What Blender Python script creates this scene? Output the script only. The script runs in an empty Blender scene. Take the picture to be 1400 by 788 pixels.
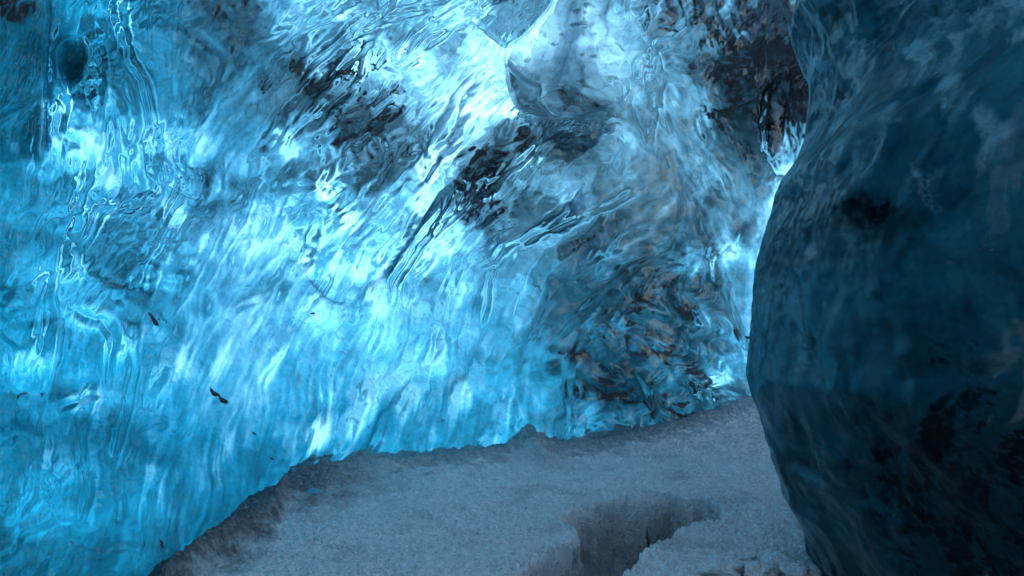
import bpy, math
import numpy as np

# ------------------------------------------------------------------ camera model
F = 933.0            # focal length in units of the 1400 px wide picture (24 mm on 36 mm)
CX, HY = 700.0, 440.0
H = 1.3              # eye height
SUN_DIR = np.array([-0.42, 0.52, 0.74]); SUN_DIR /= np.linalg.norm(SUN_DIR)   # towards the sun

scene = bpy.context.scene
coll = scene.collection
rng = np.random.default_rng(7)

def ray_point(px, py, D):
    return np.stack([(px-CX)/F*D, D, H+(HY-py)/F*D], -1)

# ------------------------------------------------------------------ numpy noise
_perm = rng.permutation(512)
_ang = rng.random(512)*2*np.pi
_gx, _gy = np.cos(_ang).astype(np.float32), np.sin(_ang).astype(np.float32)
def pnoise(x, y, seed=0):
    x = np.asarray(x, np.float32)+np.float32(seed*17.37 % 211); y = np.asarray(y, np.float32)+np.float32(seed*9.71 % 197)
    xi = np.floor(x).astype(np.int32); yi = np.floor(y).astype(np.int32)
    xf = x-xi; yf = y-yi
    u = xf*xf*xf*(xf*(xf*6-15)+10); v = yf*yf*yf*(yf*(yf*6-15)+10)
    def g(ix, iy, fx, fy):
        h = _perm[(_perm[ix & 511]+iy) & 511]
        return _gx[h]*fx+_gy[h]*fy
    a = g(xi, yi, xf, yf); b = g(xi+1, yi, xf-1, yf)
    c = g(xi, yi+1, xf, yf-1); d = g(xi+1, yi+1, xf-1, yf-1)
    return ((a*(1-u)+b*u)*(1-v)+(c*(1-u)+d*u)*v)*1.5
def fbm(x, y, octv=4, seed=0, gain=.5):
    s = 0; a = 1; f = 1
    for o in range(octv):
        s = s+a*pnoise(x*f, y*f, seed+o*3.1); a *= gain; f *= 2.03
    return s
def ridged(x, y, octv=4, seed=0):
    s = 0; a = 1; f = 1; n = 0
    for o in range(octv):
        s = s+a*(1-np.abs(pnoise(x*f, y*f, seed+o*5.3))*1.6); n += a; a *= .5; f *= 2.1
    return s/n
def worley(x, y, seed=0):
    """distance to the nearest cell centre and to the border between cells"""
    x = np.asarray(x, np.float32)+seed*3.7; y = np.asarray(y, np.float32)+seed*5.1
    xi = np.floor(x).astype(np.int32); yi = np.floor(y).astype(np.int32)
    f1 = np.full(x.shape, 9, np.float32); f2 = f1.copy()
    for i in (-1, 0, 1):
        for j in (-1, 0, 1):
            h = _perm[(_perm[(xi+i) & 511]+yi+j) & 511]
            dx = xi+i+.5+.42*_gx[h]-x; dy = yi+j+.5+.42*_gy[h]-y
            d = np.sqrt(dx*dx+dy*dy)
            f2 = np.minimum(f2, np.maximum(f1, d)); f1 = np.minimum(f1, d)
    return f1, f2-f1
def sstep(a, b, x):
    t = np.clip((x-a)/(b-a), 0, 1); return t*t*(3-2*t)
def smooth_interp(x, xs, ys):
    """monotone-ish cubic through control points"""
    xs = np.array(xs, float); ys = np.array(ys, float)
    m = np.gradient(ys, xs)
    x = np.asarray(x, float)
    i = np.clip(np.searchsorted(xs, x)-1, 0, len(xs)-2)
    h = xs[i+1]-xs[i]; t = np.clip((x-xs[i])/h, 0, 1)
    return ((2*t**3-3*t**2+1)*ys[i]+(t**3-2*t**2+t)*h*m[i]+(-2*t**3+3*t**2)*ys[i+1]+(t**3-t**2)*h*m[i+1])

# ------------------------------------------------------------------ relief maps of the ice wall (on a regular grid)
STEP = 1.3
MX0, MX1, MY0, MY1 = -120., 1220., -90., 860.
gx = np.arange(MX0, MX1, STEP); gy = np.arange(MY0, MY1, STEP)
PX, PY = [a.astype(np.float32) for a in np.meshgrid(gx, gy)]
NH, NW = PX.shape

def bil(img, x, y):
    """bilinear sample with mirrored borders; x, y in grid cells"""
    h, w = img.shape
    x = np.abs(x); x = (w-1)-np.abs((w-1)-x % (2*(w-1)))
    y = np.abs(y); y = (h-1)-np.abs((h-1)-y % (2*(h-1)))
    xi = np.minimum(x.astype(np.int32), w-2); yi = np.minimum(y.astype(np.int32), h-2)
    fx = (x-xi).astype(np.float32); fy = (y-yi).astype(np.float32)
    f = img.ravel(); k = yi*w+xi
    return (f[k]*(1-fx)+f[k+1]*fx)*(1-fy)+(f[k+w]*(1-fx)+f[k+w+1]*fx)*fy

FLOW = [(20,60,80),(20,250,88),(20,450,86),(20,700,84),(100,60,88),(150,60,112),(180,140,108),(190,200,80),(120,250,70),(90,350,66),
 (60,600,84),(180,600,80),(250,120,60),(300,60,40),(220,250,150),(260,300,66),(330,300,62),(400,250,60),(460,120,46),(380,130,50),
 (560,40,35),(520,150,45),(600,120,46),(600,200,50),(640,150,55),(540,330,62),(620,300,48),(700,250,42),(480,450,68),(600,450,72),(700,420,70),
 (300,480,62),(350,560,75),(430,600,70),(550,580,80),(750,550,80),(700,60,58),(740,20,52),(780,60,85),(800,140,168),(880,60,112),(900,160,108),
 (960,220,122),(1000,300,108),(850,260,28),(780,330,30),(900,340,50),(930,460,148),(830,540,152),(980,500,125),(1040,350,78),(1040,60,100),
 (160,450,70),(130,520,84),(250,650,80),(660,240,50),(480,200,30),(430,40,35)]
cgx = np.arange(MX0-20, MX1+40, 16.); cgy = np.arange(MY0-20, MY1+40, 16.)
CGX, CGY = np.meshgrid(cgx, cgy)
sx = sy = 0
for (x, y, a) in FLOW:
    w = 1/(((CGX-x)**2+(CGY-y)**2)+1600)**1.6
    sx = sx+w*math.cos(2*math.radians(a)); sy = sy+w*math.sin(2*math.radians(a))
th = 0.5*np.arctan2(sy, sx)
c2, s2 = np.cos(2*th), np.sin(2*th)
def up(img):
    return bil(img.astype(np.float32), (PX-cgx[0])/16, (PY-cgy[0])/16)
wob = fbm(PX/90, PY/90, 3, 40)*0.75
TH = 0.5*np.arctan2(up(s2), up(c2))+wob*0.55
# direction vectors pointing up (screen y is down)
VX, VY = np.cos(TH), -np.sin(TH)
flip = VY > 0
VX = np.where(flip, -VX, VX); VY = np.where(flip, -VY, VY)
VX = VX.astype(np.float32); VY = VY.astype(np.float32)

def lic(src, steps, ds):
    """smear src along the flow of the ice"""
    acc = src.copy(); n = 1.0
    X0, Y0 = np.meshgrid(np.arange(NW, dtype=np.float32), np.arange(NH, dtype=np.float32))
    for sgn in (1, -1):
        x = X0.copy(); y = Y0.copy()
        for k in range(steps):
            xi = np.clip(x.astype(np.int32), 0, NW-1); yi = np.clip(y.astype(np.int32), 0, NH-1)
            x += sgn*ds*VX[yi, xi]; y += sgn*ds*VY[yi, xi]
            w = math.cos(0.5*math.pi*(k+1)/(steps+1))
            acc += w*bil(src, x, y); n += w
    acc /= n
    acc -= acc.mean(); acc /= acc.std()
    return acc

wn = rng.standard_normal((NH, NW)).astype(np.float32)
def blur(a, r):
    for _ in range(2):
        for ax in (0, 1):
            p = np.cumsum(np.pad(a, [(r+1, r) if i == ax else (0, 0) for i in (0, 1)], mode='reflect'), axis=ax, dtype=np.float64)
            n = a.shape[ax]
            a = ((np.take(p, range(2*r+1, n+2*r+1), ax)-np.take(p, range(0, n), ax))/(2*r+1)).astype(np.float32)
    return a
n2 = blur(wn, 1); n2 /= n2.std()
n6 = blur(rng.standard_normal((NH, NW)).astype(np.float32), 4); n6 /= n6.std()
n16 = fbm(PX/34, PY/34, 2, 60).astype(np.float32); n16 /= n16.std()
L_fine = lic(n2, 16, 1.1)
L_mid = lic(n6, 18, 2.0)
L_long = lic(n2, 30, 2.6)
flowsrc = rng.standard_normal((NH, NW)).astype(np.float32)
L_big = lic(n16, 18, 4.0)

# warped ridges: the glassy swirls of the upper wall
wx = fbm(PX/150, PY/150, 2, 11)*40+L_big*7; wy = fbm(PX/150, PY/150, 2, 23)*40
# coordinates stretched along the flow on average ('/' direction)
ca, sa = math.cos(math.radians(55)), math.sin(math.radians(55))
U = (PX+wx)*ca-(PY+wy)*sa; V = (PX+wx)*sa+(PY+wy)*ca
swirl = ridged(U/170, V/46, 3, 3); swirl2 = ridged(U/60, V/20, 3, 8)
def norm(a): return (a-a.mean())/a.std()
L_wide = lic(norm(fbm(PX/70, PY/70, 3, 64)).astype(np.float32), 14, 6.0)
crease1 = norm(np.sqrt(np.abs(L_big+.5*L_mid)+.02)); creaseL = norm(np.sqrt(np.abs(L_long)+.04)); crease2 = norm(np.sqrt(np.abs(L_mid+.3*L_fine)+.03)); crease0 = norm(np.sqrt(np.abs(L_wide+.25*L_big)+.01))
swirl = (swirl-swirl.mean())/swirl.std(); swirl2 = (swirl2-swirl2.mean())/swirl2.std()
billow = np.abs(fbm(U/70, V/36, 4, 31)); billow = (billow-billow.mean())/billow.std()
speck = pnoise(PX/3.2+L_mid*.8, PY/3.2, 77)+.6*pnoise(PX/7+L_mid, PY/7, 78)
cw = fbm(PX/44, PY/38, 3, 131)*26
crump = norm(np.abs(fbm((PX+cw)/30, (PY-cw*.8)/24, 4, 133, .6)))           # crumpled glassy facets
c20, s20 = math.cos(math.radians(-24)), math.sin(math.radians(-24))
SU = (PX*c20-PY*s20)+5*L_mid; SV = (PX*s20+PY*c20)+3*L_mid
splint = pnoise(SU/7.5, SV/2.6, 141)+.5*pnoise(SU/15, SV/5, 142)
w1, wb1 = worley(U/62+.25*pnoise(PX/50, PY/50, 201), V/40+.25*pnoise(PX/50, PY/50, 202), 1)
w2, wb2 = worley(U/27+.3*pnoise(PX/24, PY/24, 203), V/19+.3*pnoise(PX/24, PY/24, 204), 2)
scal1 = norm(np.minimum(w1, 1)**2); scal2 = norm(np.minimum(w2, 1)**2)     # melt hollows with crisp rims
grain = (flowsrc*.5+blur(flowsrc, 1)*1.5)

# ---- coarse brightness (light and shade painted in) and saturation grids (rows every 100 px from -100, columns every 100 px from -100)
LUM = np.array([
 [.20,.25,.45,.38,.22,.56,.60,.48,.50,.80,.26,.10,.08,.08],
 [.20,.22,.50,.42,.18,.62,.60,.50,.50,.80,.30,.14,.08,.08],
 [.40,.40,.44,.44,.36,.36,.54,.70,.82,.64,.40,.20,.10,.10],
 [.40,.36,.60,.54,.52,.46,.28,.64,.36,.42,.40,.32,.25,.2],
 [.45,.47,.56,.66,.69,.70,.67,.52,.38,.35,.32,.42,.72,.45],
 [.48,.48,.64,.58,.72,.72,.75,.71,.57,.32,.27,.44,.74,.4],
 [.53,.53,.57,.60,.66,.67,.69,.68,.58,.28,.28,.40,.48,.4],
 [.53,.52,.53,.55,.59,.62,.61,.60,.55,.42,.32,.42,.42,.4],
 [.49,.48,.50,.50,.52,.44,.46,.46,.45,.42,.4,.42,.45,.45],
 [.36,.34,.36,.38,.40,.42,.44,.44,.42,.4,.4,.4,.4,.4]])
SA = np.array([
 [1,1,1,.9,.8,.65,.5,.5,.3,.2,.35,.5,.5,.5],
 [1,1,1,.9,.75,.6,.5,.45,.3,.2,.35,.5,.5,.5],
 [1,1,.95,.9,.8,.5,.4,.35,.25,.3,.35,.45,.5,.5],
 [1,1,.85,.85,.8,.6,.4,.3,.35,.35,.35,.4,.5,.5],
 [1,.95,.9,.8,.75,.75,.65,.55,.45,.42,.42,.45,.35,.5],
 [1,1,.9,.9,.8,.8,.8,.75,.7,.75,.78,.65,.4,.5],
 [1,1,1,.95,.9,.9,.9,.9,.9,.9,.88,.75,.6,.5],
 [1,1,1,1,1,1,1,.95,.95,.9,.8,.6,.6,.6],
 [1,1,1,1,1,1,1,1,1,.9,.8,.7,.7,.7],
 [1,1,1,1,1,1,1,1,1,1,.8,.7,.7,.7]])
def samp(grid, x, y):
    g = grid.astype(np.float32)
    fx = (np.clip(x, -100, 1199)+100)/100; fy = (np.clip(y, -100, 799)+100)/100
    tx = fx-np.floor(fx); ty = fy-np.floor(fy)
    fx = np.floor(fx)+tx*tx*(3-2*tx); fy = np.floor(fy)+ty*ty*(3-2*ty)
    return bil(g, fx, fy)
jx = fbm(PX/60, PY/60, 4, 51)*46; jy = fbm(PX/60, PY/60, 4, 57)*40
thin = samp(LUM, PX+jx, PY+jy)  # wall brightness with light and shade included, not an ice thickness
sat = samp(SA, PX+jx, PY+jy)

lineD = np.zeros_like(PX); lineB = np.zeros_like(PX); ash = np.zeros_like(PX); disp = np.zeros_like(PX)     # disp: relative, positive = towards the viewer
def ell(cx, cy, rx, ry, ang=0, jag=.35, jf=26):
    a = math.radians(ang); dx = PX-cx+jag*rx*fbm(PX/jf, PY/jf, 3, 5+cx*.01); dy = PY-cy+jag*ry*fbm(PX/jf, PY/jf, 3, 9+cy*.01)
    u = dx*math.cos(a)-dy*math.sin(a); v = dx*math.sin(a)+dy*math.cos(a)
    return np.sqrt((u/rx)**2+(v/ry)**2)
# ash inclusions: (x, y, rx, ry, angle, strength)
for (x, y, rx, ry, an, st) in [(8,8,40,30,0,.9),(300,2,52,20,0,1.0),(325,36,20,34,-30,.75),(400,92,13,20,0,1),
  (430,132,16,20,0,1),(478,170,44,26,20,.9),(505,205,26,22,0,.55),(455,130,75,50,20,.62),(505,160,60,30,30,.5),(370,110,40,30,40,.4),(240,30,60,20,0,.35),(560,190,40,16,45,.4),(662,238,46,26,48,1),(640,285,40,14,35,.8),
  (712,188,10,18,0,.9),(672,300,30,22,-20,.55),(1040,70,85,100,0,1.3),(1090,20,70,60,0,1.5),(1075,150,36,52,0,1.1),(940,20,80,26,-20,.8),(1000,140,36,50,-30,.5),
  (860,420,110,85,0,.42),(780,484,26,14,-20,.95),(752,500,10,8,0,.7),(930,420,20,9,-40,1),(826,540,44,13,-25,1.0),(900,486,46,9,-15,.9),
  (905,560,60,14,-30,.7),(855,604,38,8,0,.9),(944,400,12,8,0,.7),(950,520,26,7,-50,.8),(800,330,60,18,25,.4),(1000,455,10,6,-40,.8),
  (1022,462,7,5,0,1),(135,370,26,26,30,.3),(20,542,24,6,0,.45),(195,745,30,36,0,.26),(60,740,60,50,0,.26),(1010,400,26,40,0,.25),(245,775,40,10,20,.5)]:
    d = ell(x, y, rx, ry, an, .55 if rx > 20 else .3)
    ash = np.maximum(ash, st*sstep(1.45, .35, d))
afield = np.clip(ash, 0, 1.3)
grainy = .16*L_mid+.13*L_fine+.10*L_long+.16*pnoise(SU/16, SV/6, 151)*1.6+.26*fbm(PX/22, PY/18, 3, 152)+.10*splint
ash = np.maximum(.85*sstep(.25, 1.25, afield+.6*grainy*np.clip(afield*3, 0, 1)), sstep(.62, .92, afield*.85+(grainy+.22*splint+.16*speck+.10*L_fine)*np.clip(afield*2.5, 0, 1)))
def poly(pts, n=40):
    t = np.linspace(0, len(pts)-1, n); k = np.arange(len(pts))
    return smooth_interp(t, k, [p[0] for p in pts]), smooth_interp(t, k, [p[1] for p in pts])
def dist_line(pts, reach, wobble=3, seed=0):
    """distance to a polyline, only near it; also the side"""
    xs, ys = poly(pts, 6*len(pts))
    out = np.full(PX.shape, 1e3); side = np.zeros(PX.shape); along = np.zeros(PX.shape)
    x0, x1 = xs.min()-reach, xs.max()+reach; y0, y1 = ys.min()-reach, ys.max()+reach
    i0, i1 = np.searchsorted(gx, [x0, x1]); j0, j1 = np.searchsorted(gy, [y0, y1])
    if i1 <= i0 or j1 <= j0: return out, side, along
    sl = (slice(j0, j1), slice(i0, i1))
    X = PX[sl]+wobble*pnoise(PX[sl]/38, PY[sl]/38, seed+1); Y = PY[sl]+wobble*pnoise(PX[sl]/38, PY[sl]/38, seed+2)
    best = np.full(X.shape, 1e9); sd = np.zeros(X.shape); al = np.zeros(X.shape)
    for k in range(len(xs)-1):
        ax, ay, bx, by = xs[k], ys[k], xs[k+1], ys[k+1]
        lx, ly = bx-ax, by-ay; l2 = lx*lx+ly*ly+1e-9
        t = np.clip(((X-ax)*lx+(Y-ay)*ly)/l2, 0, 1)
        d = np.hypot(X-ax-t*lx, Y-ay-t*ly); m = d < best
        best = np.where(m, d, best); sd = np.where(m, np.sign(lx*(Y-ay)-ly*(X-ax)), sd); al = np.where(m, (k+t)/(len(xs)-1), al)
    out[sl] = best; side[sl] = sd; along[sl] = al
    return out, side, along
# grooves and ribs running in the ice: (points, width, relief, ash and dark tint, brightness)
LINES = [
 ([(640,-20),(608,0),(517,30),(451,66),(400,122),(360,180)], 6, .010, .25, .1),
 ([(500,30),(479,46),(436,91),(375,157),(330,223)], 5, -.011, .75, 0),
 ([(520,45),(470,90),(410,150),(365,215)], 4, .007, .2, .1),
 ([(470,15),(446,30),(386,61),(355,101)], 4, -.010, .7, 0),
 ([(664,15),(593,46),(537,96)], 5, -.009, .55, 0),
 ([(700,-10),(630,30),(570,75),(530,120)], 6, .008, 0, .12),
 ([(760,200),(715,218),(643,279),(593,314),(547,375),(530,430)], 6, .012, 0, .16),
 ([(640,290),(600,322),(560,370),(545,420)], 4, -.008, .3, 0),
 ([(656,188),(603,228),(552,284),(520,330)], 7, -.010, .25, 0),
 ([(877,259),(806,294),(714,330),(650,370)], 5, .008, 0, .12),
 ([(653,233),(635,258),(618,289)], 3, .008, 0, .3),
 ([(665,245),(650,270),(628,300)], 3, .006, 0, .2),
 ([(140,-10),(152,40),(188,127),(195,178),(175,215)], 7, -.014, .35, -.05),
 ([(125,10),(135,60),(140,120),(128,200),(110,260),(96,330)], 10, .013, 0, .14),
 ([(160,20),(178,70),(205,140),(215,200)], 7, .009, 0, .1),
 ([(218,223),(245,236),(264,238),(276,254),(264,269),(235,258),(213,243)], 5, -.006, .55, 0),
 ([(250,225),(270,232),(268,246)], 4, -.006, .5, 0),
 ([(101,325),(110,355),(122,375),(150,392),(167,396),(203,391)], 8, -.007, .45, 0),
 ([(480,195),(505,184),(525,205),(522,228)], 4, -.008, 1, 0),
 ([(855,-10),(858,15),(870,40),(895,75),(902,100)], 5, .010, 0, .2),
 ([(905,110),(897,140),(888,185),(886,220)], 5, .008, 0, .12),
 ([(862,120),(866,160),(880,190),(890,210)], 5, -.008, .2, 0),
 ([(200,420),(208,432),(214,444)], 3, -.006, .6, 0),
 ([(300,200),(300,260),(290,330),(250,400),(225,440)], 7, .009, 0, .10),
 ([(350,240),(330,300),(300,350),(270,400)], 5, .008, 0, .08),
 ([(400,260),(375,320),(340,380),(300,440)], 6, -.007, .1, 0),
 ([(185,430),(180,500),(170,570),(150,640)], 9, .010, 0, .03),
 ([(80,300),(75,380),(80,470),(60,560)], 8, -.010, .1, -.04),
 ([(690,330),(672,380),(660,450)], 5, .006, 0, .05),
 ([(740,345),(712,400),(700,440)], 4, -.005, .2, 0),
 ([(430,290),(412,340),(415,380),(445,410),(480,415)], 5, -.006, .3, 0),
 ([(245,30),(300,80),(280,150),(255,190)], 9, .010, 0, .06),
]
for k, (pts, wd, rel, a_, b_) in enumerate(LINES):
    d, sd, al = dist_line(pts, wd*7+14, 4, k*3)
    taper = np.clip(np.minimum(al, 1-al)*8, 0, 1)
    prof = np.exp(-(d/wd)**2)*taper
    wide = np.exp(-(d/(wd*3.2))**2)*sd*np.clip(d/wd, 0, 1)*taper
    disp += 1.5*rel*prof+.8*abs(rel)*wide
    ash = np.maximum(ash, a_*np.exp(-(d/(wd*.5))**2)*taper*np.clip(.75+speck*.9, 0, 1))
    thin += b_*np.exp(-(d/(wd*.6))**2)*taper
    core = np.exp(-(d/(wd*.34))**2)*taper*np.clip(.75+.35*L_mid, .1, 1)
    if rel < 0: lineD = np.maximum(lineD, core*min(1, a_*1.25)); lineB = np.maximum(lineB, .6*np.exp(-((d-wd*.9)/(wd*.35))**2)*taper*(sd > 0))
    else: lineB = np.maximum(lineB, core); lineD = np.maximum(lineD, .55*np.exp(-((d-wd*.9)/(wd*.4))**2)*taper*(sd > 0))  # bright crests and dark flanks painted along ribs and grooves
# scallops: tilted tear-drop swellings on the lower wall (x, y, rx, ry, angle)
for (x, y, rx, ry, an, am) in [(28,486,34,17,18,.017),(160,466,12,24,-38,.014),(240,486,14,32,-35,.022),(298,482,15,36,-35,.022),(372,484,17,44,-42,.028),
  (428,592,17,42,-38,.028),(350,425,15,30,-40,.018),(490,556,15,34,-25,.020),(470,500,13,30,-30,.014),(556,545,16,34,-30,.016),(630,540,16,36,-30,.014),(600,480,14,32,-35,.012),
  (520,400,16,36,-35,.016),(110,560,22,50,-10,.014),(710,560,18,36,-30,.014),(300,600,22,50,-20,.012),(200,660,24,52,-12,.012),
  (60,650,26,60,-8,.014),(660,600,18,26,-30,.010),(770,590,18,26,-20,.008),(255,560,20,40,-20,.010),(560,480,12,30,-30,.010)]:
    a = math.radians(an); dx = PX-x; dy = PY-y
    u = dx*math.cos(a)-dy*math.sin(a)*1.0; v = dx*math.sin(a)+dy*math.cos(a)
    # sharp on the upper lip, long tail below
    vv = np.where(v < 0, v/(ry*.65), v/(ry*1.7))
    g = np.exp(-(u/rx)**2-vv**2)
    disp += am*.62*g
    thin += am*12.0*g**1.4*np.clip(.85+.30*L_fine+.2*L_mid, .2, 1.6)  # pale highlight on each swelling painted into the brightness
# broad swellings
disp += .020*fbm(PX/230, PY/230, 2, 90)
up_w = sstep(470, 300, PY+.12*PX-60)      # where the ice is glassy and swirled
right_w = sstep(720, 860, PX)
def blob(cx, cy, rx, ry, an=0):
    a = math.radians(an); dx = PX-cx; dy = PY-cy
    return np.exp(-((dx*math.cos(a)-dy*math.sin(a))/rx)**2-((dx*math.sin(a)+dy*math.cos(a))/ry)**2)
quiet = np.clip(blob(250,100,80,90,-20)+blob(20,300,60,200)+blob(60,20,50,60)+.9*blob(880,200,70,90,20)+.7*blob(330,170,50,60)+.8*blob(600,100,60,40,40)+.7*blob(60,380,40,80)+.6*blob(760,400,80,60)+.6*blob(460,480,150,60), 0, .9)
glass = np.clip(np.maximum(up_w, right_w*.9), .0, 1)*sstep(-10, 110, PX+.2*PY)*.9+.1
glass = glass*(1-.72*quiet)
calm = np.clip(.62+1.1*fbm(PX/130, PY/110, 3, 97), .12, 1.25).astype(np.float32)   # some of the ice is smooth, some finely fluted
calm2 = np.clip(.62-1.1*fbm(PX/130, PY/110, 3, 97), .12, 1.25).astype(np.float32)
disp += L_wide*(.0018+.0050*glass)+L_big*(.0010+.0018*glass*calm)
disp += L_mid*(.0006+.0014*glass*calm)
disp += L_fine*(.00015+.00022*glass)
disp += (crease0*.0036+crease1*.0010*calm+crease2*.0008*calm+creaseL*.0004*calm)*glass+L_long*.0002
scm = np.clip(.75+.9*fbm(PX/110, PY/90, 2, 205), .1, 1.3)
disp += scal1*(.0042*glass+.0020)*scm+scal2*(.0016*glass+.0003)*(1.3-scm)
disp += crump*.0012*glass*calm2+crump*.0003+fbm(PX/34, PY/28, 2, 170)*.0065*glass
disp += (swirl*.0062+swirl2*.0016+billow*.0046)*glass*calm2
rough = fbm(PX/11, PY/9, 4, 70)
dsplint = sstep(.4, .8, splint)*np.clip(fbm(PX/45+3, PY/36, 4, 36)*1.6+.25, 0, 1)
disp -= dsplint*(.0008+.0008*glass)
disp += rough*(.0006+.0006*glass+.0012*right_w)+grain*.00016+pnoise(PX/3.4, PY/3.0, 161)*.0004
pits = np.clip(pnoise(PX/7, PY/6, 71)-.45, 0, 1)*np.clip(fbm(PX/60, PY/60, 2, 72)*2+.1, 0, 1)
disp -= pits*.007*(1-.5*glass)

# detail in the painted brightness
patch = fbm(PX/80+.25*L_wide, PY/66, 3, 91)
calm3 = np.clip(.35+1.5*fbm(PX/75+.5*L_wide, PY/60, 3, 99), 0, 1.3)
det = .16*L_wide+.10*L_big+calm3*(.07*L_mid+.10*L_fine+.08*L_long+.10*crease2+.05*creaseL+.08*crease1)+calm2*(.26*swirl+.10*swirl2-.16*billow+.12*crump+.12*fbm(PX/13,PY/10,4,98,.65))+.09*L_fine+.03*L_mid+.18*crease0+1.25*patch+.07*grain+.16*scal1*scm+.12*scal2*(1.3-scm)
lowdet = .03*L_big+.03*L_mid+.07*L_fine+.02*L_long+.05*scal1+.03*crump+.17*fbm(PX/50, PY/60, 4, 15, .58)+.03*grain
thin = np.clip(thin, .03, 1)
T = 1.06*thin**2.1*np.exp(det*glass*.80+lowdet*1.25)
# threads and specks of ash
band = np.clip(fbm(PX/75, PY/60, 3, 33)+.1, 0, 1)
thread = sstep(.9, 1.9, -crease2*.6-.5*crease1+.4*L_fine)*band*glass
clus = np.clip(fbm(PX/45+3, PY/36, 4, 36)*1.6+.22, 0, 1)
fleck = sstep(.80, 1.0, speck)*clus*.5
dark_splint = sstep(.52, .80, splint)*clus*sstep(40, 260, PY)
T = T*(1-.62*dark_splint)
T = T*(1-.74*np.clip(afield, 0, 1)**.8)
ash = np.clip(np.maximum(ash, np.maximum(.65*thread, fleck)), 0, 1)

T = T*(1-.72*lineD)*(1+.45*lineB)+.05*lineB
# ---- alcove under the roof, light entering it is painted as a brighter tone
ALC = [(768,-60),(755,0),(735,28),(716,48),(697,62),(691,80),(692,98),(697,128),(706,146),(722,153),(742,160),(765,162),(800,160),(838,148),(850,138)]
ax_, ay_ = poly(ALC, 90)
def alcove_mask():
    # left boundary x for each row, lower boundary y for each column
    lx = np.interp(PY, ay_[:60], ax_[:60])
    right = 868+20*np.sin(PY/40)
    edge = sstep(-.7, .9, PX-lx)
    low = np.interp(PX, [690,697,706,722,742,765,800,838,850,870], [100,128,146,153,160,162,160,148,138,110])
    return edge*sstep(1.0, -1.0, PY-low)*sstep(right+20, right-60, PX), edge
alc, alc_edge = alcove_mask()
low_soft = sstep(165, 60, PY)
alc_depth = alc*(.16+.10*low_soft)
# lower lip is shallow at the right, deep at the left
alc_depth *= sstep(850, 720, PX)*.93+.07
keep = 1-.75*alc
disp = disp*keep-alc_depth
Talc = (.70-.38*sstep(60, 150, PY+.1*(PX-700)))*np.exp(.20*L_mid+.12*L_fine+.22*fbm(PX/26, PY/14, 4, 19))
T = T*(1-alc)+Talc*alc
ash = ash*(1-alc)+alc*np.clip(sstep(.35, .8, fbm(PX/15, PY/9, 3, 21)+.2*L_mid)*.5+.55*sstep(1.2, .4, ell(800,140,50,13,-10,.3)), 0, 1)
sat = sat*(1-alc)+.12*alc
# blunt tongue of ice whose lower edge cuts across the alcove
tu = (PX-700)*.76+(PY-30)*.65; tv = (PX-700)*.65-(PY-30)*.76           # across / along the tongue (it runs up to the right)
tm = sstep(-48, -40, tu+4*pnoise(PX/20, PY/20, 8))*sstep(-38, -26, tv+.05*tu**1.0)*(1-alc)*sstep(76, 54, PY)
trs = norm(fbm(tu/9+.6*pnoise(tv/40, tu/40, 7), tv/120, 4, 73))
T = T*(1-tm)+tm*(.17*np.exp(.42*trs)+.30*np.exp(-((tu+43)/3.5)**2)); sat = sat*(1-tm)+.42*tm
disp = disp*(1-.6*tm)+tm*(.022+.0022*trs); ash = np.maximum(ash, .8*tm*sstep(.62, .9, speck+.1*splint))
# smooth grey-green facet at the left end of the alcove
fx_l = np.interp(PY, [88,98,128,146,153], [691,692,697,706,716])
fx_r = np.interp(PY, [88,98,112,122,140,158,162], [693,700,716,738,735,752,756])
low = np.interp(PX, [690,697,706,722,742,765], [100,128,146,153,160,162])
facet = sstep(-1, 1.5, PX-fx_l)*sstep(2, -2, PX-fx_r)*sstep(1, -1, PY-low)*sstep(88, 94, PY)
disp = disp+facet*.05
T = T*(1-facet)+.17*facet*(1+.1*L_mid); sat = sat*(1-facet)+.28*facet; ash = ash*(1-facet*.9)
# thin bright rim of ice under the alcove and beside the tongue
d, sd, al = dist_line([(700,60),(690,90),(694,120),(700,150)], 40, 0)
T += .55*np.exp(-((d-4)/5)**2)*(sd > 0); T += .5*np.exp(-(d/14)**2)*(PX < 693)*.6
# light at the far end of the passage, painted as brightness
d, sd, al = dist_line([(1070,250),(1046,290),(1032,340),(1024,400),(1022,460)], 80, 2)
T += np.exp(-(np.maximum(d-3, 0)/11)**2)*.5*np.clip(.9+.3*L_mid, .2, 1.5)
# white highlights and lit patches painted into the brightness
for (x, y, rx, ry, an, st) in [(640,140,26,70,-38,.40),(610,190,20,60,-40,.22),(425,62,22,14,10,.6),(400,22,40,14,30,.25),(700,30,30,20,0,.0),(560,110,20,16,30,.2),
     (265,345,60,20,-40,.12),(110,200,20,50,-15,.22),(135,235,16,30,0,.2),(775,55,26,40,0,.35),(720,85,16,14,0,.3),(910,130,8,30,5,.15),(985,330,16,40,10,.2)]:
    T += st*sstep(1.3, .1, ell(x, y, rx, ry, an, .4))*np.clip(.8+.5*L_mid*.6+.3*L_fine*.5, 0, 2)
# pit near the top left
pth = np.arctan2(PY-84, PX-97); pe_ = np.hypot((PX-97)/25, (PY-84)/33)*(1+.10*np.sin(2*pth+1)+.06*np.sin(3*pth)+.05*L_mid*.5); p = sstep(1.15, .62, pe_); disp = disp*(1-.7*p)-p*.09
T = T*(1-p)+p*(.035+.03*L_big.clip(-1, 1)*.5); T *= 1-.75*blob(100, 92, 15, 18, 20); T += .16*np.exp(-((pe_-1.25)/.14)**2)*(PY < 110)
ash *= 1-p; T *= 1-.65*blob(978, 548, 34, 16, -20)
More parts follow.
